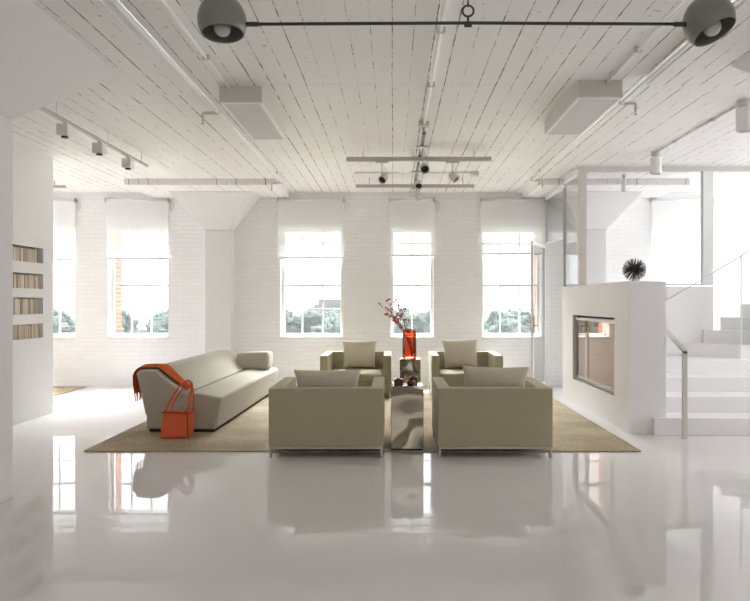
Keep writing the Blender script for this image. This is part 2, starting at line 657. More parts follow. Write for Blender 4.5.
# white partition with book niches (left)
NZ0, NZ1, NY0, NY1 = 1.00, 2.16, 7.0, 8.14
PX = -4.45
b = B()
b.box(-4.9, PX, 5.2, 8.38, 0, NZ0)
b.box(-4.9, PX, 5.2, 8.38, NZ1, CZ)
b.box(-4.9, PX, 5.2, NY0, NZ0, NZ1)
b.box(-4.9, PX, NY1, 8.38, NZ0, NZ1)
b.box(-4.9, -4.72, NY0, NY1, NZ0, NZ1)
tag(b.make('wall_partition', M['wall']), kind='structure')
# low wall under the glass front, beside the stairs
tag(B().box(3.0, 4.47, 8.93, 9.0, 0, 1.67).make('wall_low', M['wall']), kind='structure')

# ------------------------------------------------------------------ outside
tag(B().box(-120, 120, 14, 125, -9.2, -9).make('ground', M['ground']), kind='structure')


def crown_mesh(seed, r):
    b = B()
    rnd = random.Random(seed)
    bmesh.ops.create_icosphere(b.bm, subdivisions=5, radius=1.0)
    off = Vector((rnd.random() * 50, rnd.random() * 50, seed))
    for v in b.bm.verts:
        n = v.co.normalized()
        d = 1 + 0.22 * noise.noise(n * 1.7 + off) + 0.16 * noise.noise(n * 4 + off) + 0.14 * noise.noise(n * 9 + off) + 0.13 * noise.noise(n * 19 + off) + 0.10 * noise.noise(n * 41 + off)
        v.co = Vector((n.x * r * d, n.y * r * d, n.z * r * 1.0 * d))
    return b


hz = bpy.data.materials.new('summer_haze')
hz.use_nodes = True
hz.node_tree.nodes.remove(hz.node_tree.nodes['Principled BSDF'])
vsc = hz.node_tree.nodes.new('ShaderNodeVolumeScatter')
vsc.inputs['Density'].default_value = 0.0014
vsc.inputs['Color'].default_value = (0.93, 0.96, 1.0, 1)
hz.node_tree.links.new(vsc.outputs[0], hz.node_tree.nodes['Material Output'].inputs['Volume'])
tag(B().box(-75, 55, 40, 64, -8.9, 6).make('haze', hz), 'thin pale summer haze hanging before the trees outside', 'haze', None, 'stuff')

protos = []
for k in range(4):
    t = thing('tree', 'green leafy tree in the hazy woodland seen through the windows', 'tree', (0, 0, -9), 0, 'woodland trees beyond the windows')
    o = crown_mesh(k + 3, 3.5).make('crown', M['foliage'], t, smooth=True)
    o.location = (0, 0, 4.95)
    B().tube([(0, 0, 0), (0.1, 0, 2.5), (0, 0.1, 5)], 0.3, 8, 0.18).make('trunk', M['trunk'], t)
    protos.append(t)
spots = []
rt = random.Random(11)
for (Y, xa, n, dx) in ((72, -43, 8, 9.3), (84, -45.5, 9, 8.6), (97, -52, 10, 8.8)):
    for k in range(n):
        spots.append((xa + k * dx + rt.uniform(-0.3, 0.3), Y + rt.uniform(-1, 1), rt.uniform(0.95, 1.04)))
for k, (x, y, s) in enumerate(spots):
    o = protos[k] if k < 4 else dup(protos[k % 4], protos[0]['label'])
    o.location = (x, y, -9)
    o.scale = (s, s, s * (1.0 if y < 80 else 1.06))
    o.rotation_euler = (0, 0, rt.uniform(0, 6.28))

bt = thing('office_block', 'pale grey office block rising beyond the trees in the wide centre window', 'building', (-12, 119, -9))
B().box(-13.9, -9.8, 119, 123, -9, 2.0).make('facade', M['tower'], bt)
B().box(-14.7, -13.9, 119.4, 123, -9, 1.0).make('stair_wing', M['tower'], bt)
for zf in (-1.1, 0.25):
    for k in range(5):
        x0 = -13.7 + k * 0.78
        B().box(x0, x0 + 0.52, 118.95, 119.05, zf, zf + 0.7).make('window', M['towerglass'], bt)
shift(bt)

# ------------------------------------------------------------------ rugs
def rug(name, label, x0, x1, y0, y1, group=None):
    r = thing(name, label, 'rug', ((x0 + x1) / 2, (y0 + y1) / 2, 0))
    B().box(x0, x1, y0, y1, 0.0, 0.012, 0.004).make('rug_field', M['rug'], r)
    for (a, c, d, e) in ((x0 - 0.012, x0 + 0.012, y0, y1), (x1 - 0.012, x1 + 0.012, y0, y1), (x0, x1, y0 - 0.012, y0 + 0.012), (x0, x1, y1 - 0.012, y1 + 0.012)):
        B().box(a, c, d, e, 0.0, 0.014, 0.004).make('bound_edge', M['rug'], r)
    return shift(r)


rug('area_rug', 'large tan woven rug under the sofa and armchairs', -2.98, 2.39, 6.19, 10.05)
rug('area_rug', 'tan rug showing at the left behind the bookshelf partition', -7.4, -5.23, 7.9, 10.9)

# ------------------------------------------------------------------ armchairs
def armchair():
    t = thing('armchair', '', 'armchair', (0, 0, 0), 0, 'boxy khaki armchairs around the mirrored tables')
    W, D, Hh, a = 0.535, 0.46, 0.634, 0.12
    z0 = 0.085
    B().box(-W, W, -D, -D + 0.13, z0, Hh, 0.012, 3).make('back', M['chair'], t)
    for s in (-1, 1):
        x0, x1 = (s * W, s * (W - a)) if s < 0 else (W - a, W)
        B().box(x0, x1, -D + 0.128, D, z0, Hh, 0.012, 3).make('arm', M['chair'], t)
    B().box(-W + a, W - a, -D + 0.12, D - 0.012, z0, 0.228, 0.01).make('seat_base', M['chair'], t)
    # loose seat cushion, crowned and rounded
    cw, cy0, cy1 = W - a - 0.004, -D + 0.13, D - 0.005

    def cush():
        b = B()
        b.box(-cw, cw, cy0, cy1, 0.23, 0.355, 0.03, 4)
        bmesh.ops.subdivide_edges(b.bm, edges=[e for e in b.bm.edges if e.calc_length() > 0.3], cuts=6, use_grid_fill=True)
        for v in b.bm.verts:
            if v.co.z > 0.30:
                u = 1 - (v.co.x / cw) ** 2
                w = 1 - ((v.co.y - (cy0 + cy1) / 2) / ((cy1 - cy0) / 2)) ** 2
                v.co.z += 0.022 * max(0, u) ** 0.5 * max(0, w) ** 0.5
        return b
    cu = cush().make('seat_cushion', M['chair'], t, smooth=True)
    B().tube([(-cw + 0.03, cy1 - 0.004, 0.29), (cw - 0.03, cy1 - 0.004, 0.29)], 0.004, 6).make('piping', M['chair'], cu)
    b = B()
    b.box(-W + 0.01, W - 0.01, -D + 0.008, -D + 0.03, 0.068, 0.085)
    b.box(-W + 0.01, W - 0.01, D - 0.03, D - 0.008, 0.068, 0.085)
    b.box(-W + 0.01, -W + 0.03, -D + 0.03, D - 0.03, 0.068, 0.085)
    b.box(W - 0.03, W - 0.01, -D + 0.03, D - 0.03, 0.068, 0.085)
    b.make('base_frame', M['chrome'], t)
    for sx in (-1, 1):
        for sy in (-1, 1):
            B().box(sx * (W - 0.018) - 0.009, sx * (W - 0.018) + 0.009, sy * (D - 0.03) - 0.022, sy * (D - 0.03) + 0.022, 0.0, 0.069, 0.002).make('leg', M['chrome'], t)
    B().box(-W - 0.003, -W + 0.002, -D + 0.03, -D + 0.045, 0.27, 0.295).make('fabric_tag', M['black'], t)
    return t


ZR = 0.0125
ch = armchair()
ch['label'] = 'khaki armchair seen from behind, nearer the sofa, left of the front mirrored table'
ch.location = (-0.624, 5.95 + 0.46, ZR)
CH = [ch]
CH.append(dup(ch, 'khaki armchair seen from behind, right of the front mirrored table', (0.953, 6.41, ZR)))
CH.append(dup(ch, 'khaki armchair facing the camera, left of the red vase', (-0.56, 10.04, ZR), PI))
CH.append(dup(ch, 'khaki armchair facing the camera, right of the red vase, towards the glass door', (1.115, 10.04, ZR), PI))
# the rear legs of the front pair stand just off the rug, the front legs on it
for c in CH[:2]:
    for k in c.children:
        if k.name.startswith('leg') and k.data.vertices[0].co.y < 0:
            k.scale = (1, 1, (0.069 + ZR) / 0.069)
            k.location = (0, 0, -ZR)


def pillow(label, loc, rz, w, h, lean, tw=0.0):
    t = thing('throw_pillow', label, 'pillow', loc, rz, 'square pillows on the armchairs')
    b = B()
    n = 15
    L = Matrix.Translation((0, 0, 0)) @ Matrix.Rotation(math.radians(lean), 4, 'X') @ Matrix.Rotation(tw, 4, 'Y')

    def side(sg):
        def fn(u, v):
            x, z = 2 * u - 1, 2 * v - 1
            e = (1 - abs(x) ** 2.4) * (1 - abs(z) ** 2.4)
            th = 0.085 * max(0.0, e) ** 0.55
            pin = 1 - 0.09 * (1 - x * x) * abs(z) ** 3
            pinx = 1 - 0.09 * (1 - z * z) * abs(x) ** 3
            wr = 0.006 * noise.noise(Vector((x * 2.2, z * 2.2, sg * 3.1 + loc[0])))
            return L @ Vector((x * w / 2 * pinx * (1 + 0.05 * z), sg * th + wr * e, h / 2 + z * h / 2 * pin))
        return fn
    b.grid(side(-1), n, n)
    b.grid(side(1), n, n)
    bmesh.ops.remove_doubles(b.bm, verts=b.bm.verts, dist=0.002)
    b.make('pillow_cover', M['pillow'], t, smooth=True, sub=1)
    return t


# in chair coordinates the back is at -y; lean>0 tips the top towards -y
pillow('oatmeal pillow on the front left armchair, its top showing over the chair back', (-0.635, 6.28, 0.375), 0, 0.66, 0.45, 14)
pillow('oatmeal pillow on the front right armchair, its top showing over the chair back', (0.985, 6.28, 0.375), 0, 0.66, 0.48, 12, 0.02)
pillow('square oatmeal pillow on the far left armchair beside the red vase', (-0.54, 10.2, 0.385), PI, 0.57, 0.48, 17)
pillow('square oatmeal pillow on the far right armchair, nearer the glass door', (1.09, 10.2, 0.385), PI, 0.59, 0.50, 17, 0.03)

# ------------------------------------------------------------------ sofa
so = thing('sofa', 'long pale grey sofa with sloping back along the left of the rug', 'sofa', (-2.35, 7.06, ZR))
so_rot = math.radians(-1.4)


def sx(x):
    return x + 2.35


seat = [(-2.725, 0.03), (-2.735, 0.215), (-2.52, 0.285), (-2.40, 0.34), (-2.29, 0.42), (-2.16, 0.432), (-1.89, 0.385), (-1.955, 0.03)]
back = [(-2.74, 0.18), (-2.845, 0.655), (-2.80, 0.69), (-2.62, 0.69), (-2.52, 0.585), (-2.30, 0.425), (-2.40, 0.30), (-2.52, 0.25)]
LEN = 3.12
B().prism([(sx(x), z) for x, z in seat], 0, LEN, 'Y', 0.035, 4).make('seat', M['sofa'], so)
B().prism([(sx(x), z) for x, z in back], 0.003, LEN - 0.22, 'Y', 0.03, 4).make('back', M['sofa'], so)
bo = B()
bo.box(-0.10, 0.40, LEN - 0.54, LEN - 0.16, 0.395, 0.665, 0.075, 4)
for v in bo.bm.verts:                       # bolster leans away and rises toward the front
    v.co.z += 0.03 * (v.co.x) - 0.04 * (v.co.y - LEN + 0.3)
    v.co.y += 0.25 * (v.co.z - 0.42)
bo.make('armrest', M['sofa'], so, smooth=True)
B().box(sx(-2.70), sx(-1.98), 0.03, LEN - 0.03, 0.0, 0.032).make('plinth', M['black'], so)
so.rotation_euler = (0, 0, so_rot)

# throw blanket over the near end of the sofa back
tb = thing('throw_blanket', 'burnt orange wool throw draped over the near end of the sofa back', 'blanket', (-2.35, 7.06, ZR), so_rot)
path = [(-2.845, 0.42), (-2.868, 0.52), (-2.878, 0.62), (-2.858, 0.675), (-2.81, 0.697), (-2.72, 0.70), (-2.62, 0.697), (-2.555, 0.645), (-2.47, 0.57), (-2.39, 0.51), (-2.31, 0.45)]


def pl(pts, u):
    f = u * (len(pts) - 1)
    i = min(int(f), len(pts) - 2)
    f -= i
    return tuple(pts[i][k] * (1 - f) + pts[i + 1][k] * f for k in range(len(pts[0])))


def throw_fn(u, v):
    x, z = pl(path, u)
    hang = max(0, 0.3 - u) / 0.3
    y0 = 0.02 + 0.08 * u - 0.02 * hang
    wdt = 0.36 - 0.17 * max(0, u - 0.3) / 0.7 - 0.12 * hang
    fold = 0.5 + 0.5 * math.sin(v * 27 + 3.0 * u + 2.3 * noise.noise(Vector((u * 2, v * 2, 0))))
    lift = 0.004 + 0.046 * fold ** 0.8 * (0.35 + 0.65 * (1 - abs(2 * v - 1)) ** 0.6)
    nx, nz = (-1, 0.1) if u < 0.27 else ((0, 1) if u < 0.62 else (0.55, 0.8))
    return Vector((sx(x) + nx * lift * 0.7, y0 + wdt * v + 0.012 * math.sin(u * 9 + v * 3), z + nz * lift * 0.7))


B().grid(throw_fn, 50, 60).make('cloth', M['throw'], tb, recalc=False, solid=0.006)
for k in range(13):
    v = k / 12
    p = throw_fn(0, v)
    B().tube([p, p + Vector((0.005, 0.0, -0.03)), p + Vector((0.008 + 0.006 * math.sin(k * 2.1), 0.004 * math.cos(k * 3), -0.085 - 0.01 * math.sin(k * 5)))], 0.006, 5, 0.003).make('fringe_tassel', M['throw'], tb)

# orange bag leaning on the sofa end
bg = thing('handbag', 'orange leather shoulder bag standing on the rug against the sofa end', 'bag', (-2.295, 6.80, ZR))
bb = B()
bb.hexa([(-0.165, -0.085, 0.0), (0.14, -0.085, 0.0), (0.155, 0.085, 0.0), (-0.15, 0.085, 0.0),
         (-0.145, -0.03, 0.275), (0.125, -0.03, 0.265), (0.175, 0.075, 0.275), (-0.11, 0.08, 0.285)], 0.035, 4)
bmesh.ops.subdivide_edges(bb.bm, edges=[e for e in bb.bm.edges if e.calc_length() > 0.12], cuts=4, use_grid_fill=True)
for v in bb.bm.verts:
    v.co += Vector((0, 1, 0)) * 0.022 * noise.noise(v.co * 9) + Vector((1, 0, 0)) * 0.008 * noise.noise(v.co * 7 + Vector((4, 0, 0)))
body = bb.make('bag_body', M['leather'], bg, smooth=True)
B().tube([(-0.15, -0.045, 0.272), (0.0, -0.05, 0.268), (0.13, -0.045, 0.262), (0.17, 0.03, 0.27)], 0.007, 6).make('rim_seam', M['leather_dark'], body)
B().tube([(0.128, -0.06, 0.26), (0.135, -0.075, 0.14), (0.14, -0.088, 0.03)], 0.006, 6).make('side_seam', M['leather_dark'], body)
st = [(-0.115, -0.035, 0.255), (-0.10, -0.02, 0.33), (-0.05, 0.01, 0.43), (0.0, 0.045, 0.52), (0.05, 0.07, 0.58), (0.09, 0.085, 0.595), (0.125, 0.09, 0.565), (0.135, 0.08, 0.50), (0.125, 0.06, 0.44), (0.12, 0.03, 0.38), (0.115, 0.0, 0.31), (0.11, -0.03, 0.25)]
B().tube(st, 0.022, 8, flat=(1.0, 0.4)).make('shoulder_strap', M['leather'], bg, smooth=True)
st2 = [(-0.08, 0.05, 0.26), (-0.06, 0.06, 0.36), (-0.01, 0.075, 0.45), (0.05, 0.09, 0.53), (0.10, 0.10, 0.545), (0.14, 0.10, 0.50), (0.15, 0.09, 0.40), (0.145, 0.075, 0.26)]
B().tube(st2, 0.018, 8, flat=(1.0, 0.4)).make('shoulder_strap', M['leather'], bg, smooth=True)
for px_ in (-0.115, 0.11):
    B().lathe([(0.006, -0.012), (0.012, -0.012), (0.012, 0.012), (0.006, 0.012), (0.006, -0.012)], Matrix.Translation((px_, -0.042, 0.285)) @ Matrix.Rotation(PI / 2, 4, 'X'), 12).make('ring', M['brass'], bg)

# ------------------------------------------------------------------ mirrored tables and what stands on them
def mirror_table(label, x0, x1, y0, y1, zt, zb=ZR):
    t = thing('side_table', label, 'table', ((x0 + x1) / 2, (y0 + y1) / 2, zb), 0, 'polished steel cube tables')
    B().box(x0, x1, y0, y1, zb + 0.012, zt, 0.004, 2).make('table_body', M['steel'], t)
    B().box(x0 + 0.015, x1 - 0.015, y0 + 0.015, y1 - 0.015, zb, zb + 0.013).make('plinth', M['black'], t)
    return shift(t)


mirror_table('tall polished steel table between the two front armchairs', -0.02, 0.296, 6.205, 6.53, 0.635)
mirror_table('polished steel table under the red vase, between the far armchairs', 0.095, 0.395, 9.15, 9.46, 0.635)

zt = 0.6355
v1 = thing('votive_holder', 'rectangular dark red glass block on the front steel table, the left one', 'candle holder', (0.055, 6.33, zt))
b = B().box(-0.045, 0.045, -0.04, 0.04, 0, 0.056, 0.005)
b.make('glass_block', M['rednode'], v1)
B().lathe([(0.0, 0.057), (0.022, 0.057), (0.024, 0.06), (0.0, 0.061)], None, 14).make('candle_top', M['black'], v1)
v2 = thing('votive_holder', 'round dark red glass pot on the front steel table, at the right', 'candle holder', (0.175, 6.29, zt))
B().lathe([(0.0, 0.0), (0.034, 0.0), (0.042, 0.012), (0.042, 0.035), (0.036, 0.046), (0.03, 0.046), (0.03, 0.012), (0.0, 0.01)], None, 20).make('glass_pot', M['rednode'], v2)
B().lathe([(0.0, 0.038), (0.029, 0.038)], None, 14).make('wax', M['black'], v2)
v3 = thing('votive_holder', 'dark red glass cube on the front steel table, behind the round pot', 'candle holder', (0.205, 6.42, zt))
B().box(-0.04, 0.04, -0.04, 0.04, 0, 0.066, 0.006).make('glass_block', M['rednode'], v3)
B().lathe([(0.0, 0.067), (0.022, 0.067), (0.024, 0.07), (0.0, 0.071)], None, 14).make('candle_top', M['black'], v3)

va = thing('vase', 'tall clear red glass vase of berry branches on the far steel table', 'vase', (0.238, 9.29, 0.6355))
R = 0.102
B().lathe([(0, 0.0), (R - 0.012, 0.0), (R - 0.004, 0.006), (R, 0.02), (R, 0.41), (R - 0.004, 0.415), (R - 0.008, 0.41), (R - 0.008, 0.045), (R - 0.02, 0.03), (0, 0.028)], None, 28).make('vase_glass', M['redglass'], va)
B().lathe([(R - 0.005, 0.408), (R + 0.001, 0.410), (R + 0.001, 0.416), (R - 0.007, 0.417), (R - 0.009, 0.41)], None, 28).make('rim', M['redglass'], va)

bsm = B().sphere((0, 0, 0), 0.0135, 8, 6)
berry0 = None
rb = random.Random(5)
tops = [(-0.40, 0.02, 0.72), (-0.33, -0.05, 0.80), (-0.30, 0.08, 0.66), (-0.22, 0.0, 0.78), (-0.16, -0.06, 0.70), (-0.36, 0.06, 0.60), (-0.10, 0.04, 0.66), (-0.26, -0.08, 0.58)]
blab = ['lowest', 'tallest', 'thin', 'upright', 'short', 'drooping', 'rightmost', 'nearest']
for i, tp in enumerate(tops):
    br = thing('berry_branch', 'bare twig with small red berries standing in the red vase', 'branch', (0.238, 9.29, 0.667), 0, 'berry branches in the red vase')
    base = Vector((0.05 + 0.02 * math.cos(i * 2.4), 0.05 * math.sin(i * 2.4), 0.008))
    tp = Vector(tp)
    rimp = Vector((-0.06 + 0.012 * i, 0.05 * math.sin(i * 1.3), 0.385))
    pts = []
    for k in range(9):
        s = k / 8
        p = base * (1 - s) ** 2 + rimp * 2 * s * (1 - s) + tp * s * s
        pts.append(p + Vector((rb.uniform(-1, 1), rb.uniform(-1, 1), 0)) * 0.006)
    b = B().tube(pts, 0.0055, 6, 0.0022)
    ends = []
    for k in range(5):
        s = 0.62 + 0.38 * k / 4
        p = Vector(pl(pts, s))
        d = Vector((rb.uniform(-1, 0.6), rb.uniform(-0.8, 0.8), rb.uniform(0.0, 1))).normalized() * rb.uniform(0.05, 0.11)
        b.tube([p, p + d * 0.6, p + d + Vector((0, 0, -0.01))], 0.0022, 5, 0.0014)
        ends += [p + d + Vector((0, 0, -0.01)), p + d * 0.55]
    b.make('stem', M['twig'], br)
    for e in ends + [tp]:
        if berry0 is None:
            o = berry0 = bsm.make('berry', M['berry'], br)
        else:
            o = berry0.copy()
            COL.objects.link(o)
            o.parent = br
        s = rb.uniform(0.75, 1.25)
        o.scale = (s, s, s)
        o.location = e

# ------------------------------------------------------------------ fireplace block (right)
fb = thing('fireplace_block', 'freestanding white plaster fireplace block with glazed opening, right of the rug', 'fireplace', (2.8, 8.4, 0))
X0, X1, Y0, Y1, ZT = 2.59, 3.0, 7.03, 9.78, 1.68
oy0, oy1, oz0, oz1 = 7.49, 9.22, 0.345, 1.265
b = B()
b.box(X0 + 0.12, X1, Y0, Y1, 0, ZT)
b.box(X0, X0 + 0.12, Y0, oy0, 0, ZT)
b.box(X0, X0 + 0.12, oy1, Y1, 0, ZT)
b.box(X0, X0 + 0.12, oy0, oy1, 0, oz0)
b.box(X0, X0 + 0.12, oy0, oy1, oz1, ZT)
b.make('plaster_body', M['wall'], fb)
b = B()
for (a, c, d, e) in ((oy0 + 0.03, oy1 - 0.03, oz0 + 0.02, oz0 + 0.06), (oy0 + 0.03, oy1 - 0.03, oz1 - 0.075, oz1 - 0.03), (oy1 - 0.07, oy1 - 0.03, oz0 + 0.02, oz1 - 0.03), (oy0 + 0.01, oy0 + 0.03, oz0 + 0.02, oz1 - 0.03)):
    b.box(X0 + 0.03, X0 + 0.06, a, c, d, e)
b.make('metal_frame', M['chrome'], fb)
B().box(X0 + 0.042, X0 + 0.05, oy0 + 0.02, oy1 - 0.04, oz0 + 0.04, oz1 - 0.05).make('glass_screen', M['screen'], fb)
b = B()
for (a, c, d, e) in ((oy0, oy1, oz0, oz0 + 0.02), (oy0, oy1, oz1 - 0.025, oz1), (oy0, oy0 + 0.01, oz0, oz1), (oy1 - 0.03, oy1, oz0, oz1)):
    b.box(X0 + 0.07, X0 + 0.1, a, c, d, e)
b.make('shadow_gap', M['black'], fb)
shift(fb)

# spiky sculpture on the block
us = thing('urchin_sculpture', 'dark brown spiky ball sculpture on top of the fireplace block', 'sculpture', (2.76, 7.32, ZT))
RC = 0.138
core = B().sphere((0, 0, RC), 0.036, 16, 12).make('core', M['quill'], us)
qb = B().tube([(0, 0, 0.03), (0, 0, 0.10), (0, 0, RC)], 0.003, 6, 0.0044)
q0 = None
extra = B()
NQ = 170
for i in range(NQ):
    zz = 1 - 2 * (i + 0.5) / NQ
    ph = i * 2.399963
    d = Vector((math.sqrt(1 - zz * zz) * math.cos(ph), math.sqrt(1 - zz * zz) * math.sin(ph), zz))
    L = RC * random.uniform(0.92, 1.0)
    if d.z < -0.9:
        L = RC * 0.995
    near = d.y < 0.1
    if near and i % 6 != 5 and (q0 is None or sum(1 for k in us.children if k.name.startswith('quill')) < 100):
        if q0 is None:
            o = q0 = qb.make('quill', M['quill'], us)
        else:
            o = q0.copy()
            COL.objects.link(o)
            o.parent = us
        o.rotation_mode = 'QUATERNION'
        o.rotation_quaternion = d.to_track_quat('Z', 'Y')
        o.scale = (1, 1, L / RC)
        o.location = (0, 0, RC)
    else:
        c = Vector((0, 0, RC))
        extra.tube([c + d * 0.03, c + d * L], 0.003, 6, 0.0044)
tag(extra.make('quills', M['quill'], us), kind='stuff')

# ------------------------------------------------------------------ stairs
sc_ = thing('staircase', 'white steps climbing at the right behind the fireplace block', 'stairs', (4.2, 7.5, 0))
XR = 6.6
steps = [(2.84, 6.95, 0.0, 0.187), (3.002, 7.33, 0.187, 0.362), (3.002, 7.76, 0.362, 0.535), (3.002, 8.25, 0.535, 0.70)]
ends_ = [8.92, 8.92, 8.92, 8.92]
for k, (x0, y0, z0, z1) in enumerate(steps):
    b = B()
    if k == 0:
        b.box(x0, XR, y0, 7.028, 0, z1, 0.004)
        b.box(3.003, XR, 7.028, 8.92, 0, z1)
    else:
        b.box(x0, XR, y0, 8.92, z0, z1, 0.004)
    b.make('step', M['wall'], sc_)
wind = [[(4.05, 8.91), (4.60, 8.47), (XR, 8.40), (XR, 8.92), (4.05, 8.92)],
        [(4.32, 8.90), (4.80, 8.60), (XR, 8.55), (XR, 8.92), (4.32, 8.92)],
        [(4.56, 8.90), (5.0, 8.7), (XR, 8.65), (XR, 8.92), (4.56, 8.92)],
        [(4.84, 8.90), (5.3, 8.8), (XR, 8.75), (XR, 8.92), (4.84, 8.92)]]
for k, poly in enumerate(wind):
    B().prism(poly, 0.70 + 0.18 * k, 0.88 + 0.18 * k, 'Z').make('winder_step', M['wall'], sc_)
shift(sc_)

hr = thing('stair_handrail', 'slim grey metal newel post and handrail at the foot of the stairs', 'handrail', (3.09, 6.78, 0))
B().box(3.065, 3.115, 6.765, 6.795, 0.0, 0.93, 0.003).make('post', M['cream'], hr)
B().hexa([(3.065, 6.765, 0.905), (3.115, 6.765, 0.905), (3.115, 8.1, 1.50), (3.065, 8.1, 1.50), (3.065, 6.765, 0.935), (3.115, 6.765, 0.935), (3.115, 8.1, 1.53), (3.065, 8.1, 1.53)], 0.003).make('rail', M['cream'], hr)
B().tube([(3.0, 8.0, 1.465), (3.07, 8.0, 1.465)], 0.012, 8).make('wall_bracket', M['cream'], hr)
shift(hr)

gb = thing('glass_balustrade', 'clear glass stair balustrade with thin white rail rising to the right', 'balustrade', (4.62, 8.46, 0.88))
P0, P1, P2 = Vector((3.83, 8.86, 1.50)), Vector((4.60, 8.455, 2.06)), Vector((5.7, 8.40, 2.87))
B().tube([P0, P1, P2], 0.008, 8).make('rail', M['frame'], gb)
B().box(3.822, 3.838, 8.86, 8.93, 1.485, 1.515).make('wall_bracket', M['white'], gb)
B().hexa([(4.60, 8.447, 0.885), (5.7, 8.397, 0.885), (5.7, 8.407, 0.885), (4.60, 8.457, 0.885), (4.60, 8.447, 2.055), (5.7, 8.397, 2.865), (5.7, 8.407, 2.865), (4.60, 8.457, 2.055)]).make('glass_panel', M['bglass'], gb)
B().box(4.592, 4.604, 8.445, 8.459, 0.882, 2.055).make('panel_edge', M['edge'], gb)
shift(gb)

# ------------------------------------------------------------------ glass partition above / behind the block
gp = thing('glass_partition', 'white framed floor to ceiling glass partition behind the fireplace block', 'partition', (2.64, 9.0, 0))
PB = 1.682
B().box(2.60, 2.70, 8.93, 9.01, PB, CZ).make('post', M['cream'], gp)
B().box(2.70, 7.99, 8.93, 9.01, CZ - 0.065, CZ).make('header', M['cream'], gp)
B().box(4.33, 4.47, 8.93, 9.01, PB, CZ - 0.065).make('mullion', M['frame'], gp)
B().box(2.70, 4.33, 8.935, 9.005, PB, PB + 0.03).make('sill', M['frame'], gp)
B().box(2.70, 4.33, 8.966, 8.974, PB + 0.03, CZ - 0.065).make('pane', M['pglass'], gp)
B().box(4.47, 7.99, 8.966, 8.974, 1.5, CZ - 0.065).make('pane', M['pglass'], gp)
# return along the door side
ZH = 3.246
B().box(2.615, 2.665, 9.01, 9.82, CZ - 0.06, CZ).make('header', M['frame'], gp)
B().box(2.615, 2.665, 9.82, 11.05, ZH - 0.05, ZH).make('header', M['frame'], gp)
B().box(2.62, 2.66, 9.84, 9.88, 0.0, ZH - 0.05).make('door_post', M['rail'], gp)
B().box(2.62, 2.66, 11.005, 11.045, 0.0, ZH - 0.05).make('door_post', M['frame'], gp)
B().box(2.62, 2.66, 9.88, 11.005, 2.43, 2.47).make('transom', M['frame'], gp)
B().box(2.636, 2.644, 9.88, 11.005, 2.47, ZH - 0.05).make('pane', M['pglass'], gp)
B().box(2.636, 2.644, 9.01, 9.84, PB, CZ - 0.095).make('pane', M['pglass'], gp)
shift(gp)

# open glass door leaf
dr = bpy.data.objects.new('door_1', None)
COL.objects.link(dr)
dr['kind'] = 'structure'
dr.location = (2.60, 10.98, 0)
ang = math.atan2(10.08 - 10.98, 2.19 - 2.60)
dr.rotation_euler = (0, 0, ang)
LW = 0.99
b = B()
b.box(0, 0.045, -0.02, 0.02, 0.012, 2.42).box(LW - 0.05, LW, -0.02, 0.02, 0.012, 2.42)
b.box(0.045, LW - 0.05, -0.02, 0.02, 2.37, 2.42).box(0.045, LW - 0.05, -0.02, 0.02, 0.012, 0.10)
b.make('door_frame', M['frame'], dr)
B().box(0.045, LW - 0.05, -0.004, 0.004, 0.10, 2.37).make('door_glass', M['pglass'], dr)
hd = B().box(LW - 0.045, LW - 0.005, -0.028, 0.028, 0.97, 1.22, 0.003).make('lock_plate', M['brass'], dr)
for s in (-1, 1):
    B().tube([(LW - 0.025, 0.02 * s, 1.08), (LW - 0.025, 0.06 * s, 1.08), (LW - 0.14, 0.062 * s, 1.08)], 0.009, 8).make('door_handle', M['brass'], dr)

# ------------------------------------------------------------------ bookshelf niches
bs = thing('built_in_shelf', 'stack of thick white shelves set in the left partition', 'shelf', (PX, 7.6, NZ0))
SH = [(2.125, 2.245), (1.80, 1.935), (1.505, 1.615), (1.18, 1.30)]
for z0, z1 in SH:
    xi = -4.718 if z1 < NZ1 else PX + 0.001
    B().prism([(xi, NY0 + 0.002), (PX + 0.03, NY0 + 0.002), (PX + 0.03, 8.30), (PX + 0.001, 8.30), (PX + 0.001, NY1 - 0.002), (xi, NY1 - 0.002)] if xi < -4.5 else
              [(xi, NY0), (PX + 0.03, NY0), (PX + 0.03, 8.30), (xi, 8.30)], z0, z1, 'Z').make('shelf', M['white'], bs)
shift(bs)
rk = random.Random(3)
ROW = [('topmost', 1.936, 0.178), ('second from the top', 1.616, 0.172), ('third from the top', 1.301, 0.19), ('lowest', 1.001, 0.172)]
bk = {}
for rn, (nm, z0, hh) in enumerate(ROW):
    y = 7.12
    while y < 8.09:
        w = rk.choice((0.02, 0.026, 0.032, 0.038, 0.045))
        if y + w > NY1 - 0.03:
            break
        h_ = hh - rk.choice((0, 0.004, 0.01, 0.0))
        mi = rk.randrange(5)
        key = (w, mi)
        if key not in bk:
            t = thing('book', '', 'book', (0, 0, 0))
            B().box(-0.16, 0.0, 0.001, w - 0.001, 0, 1.0, 0.002, 1).make('cover', PAGE[mi], t)
            bk[key] = t
            o = t
        else:
            o = dup(bk[key], '')
        o['label'] = 'slim pale book upright on the %s shelf of the left partition' % nm
        o['group'] = 'books on the %s wall shelf' % nm
        o.location = (PX - 0.03 - rk.choice((0, 0.006, 0.012)), y, z0)
        o.scale = (1, 1, h_)
        y += w

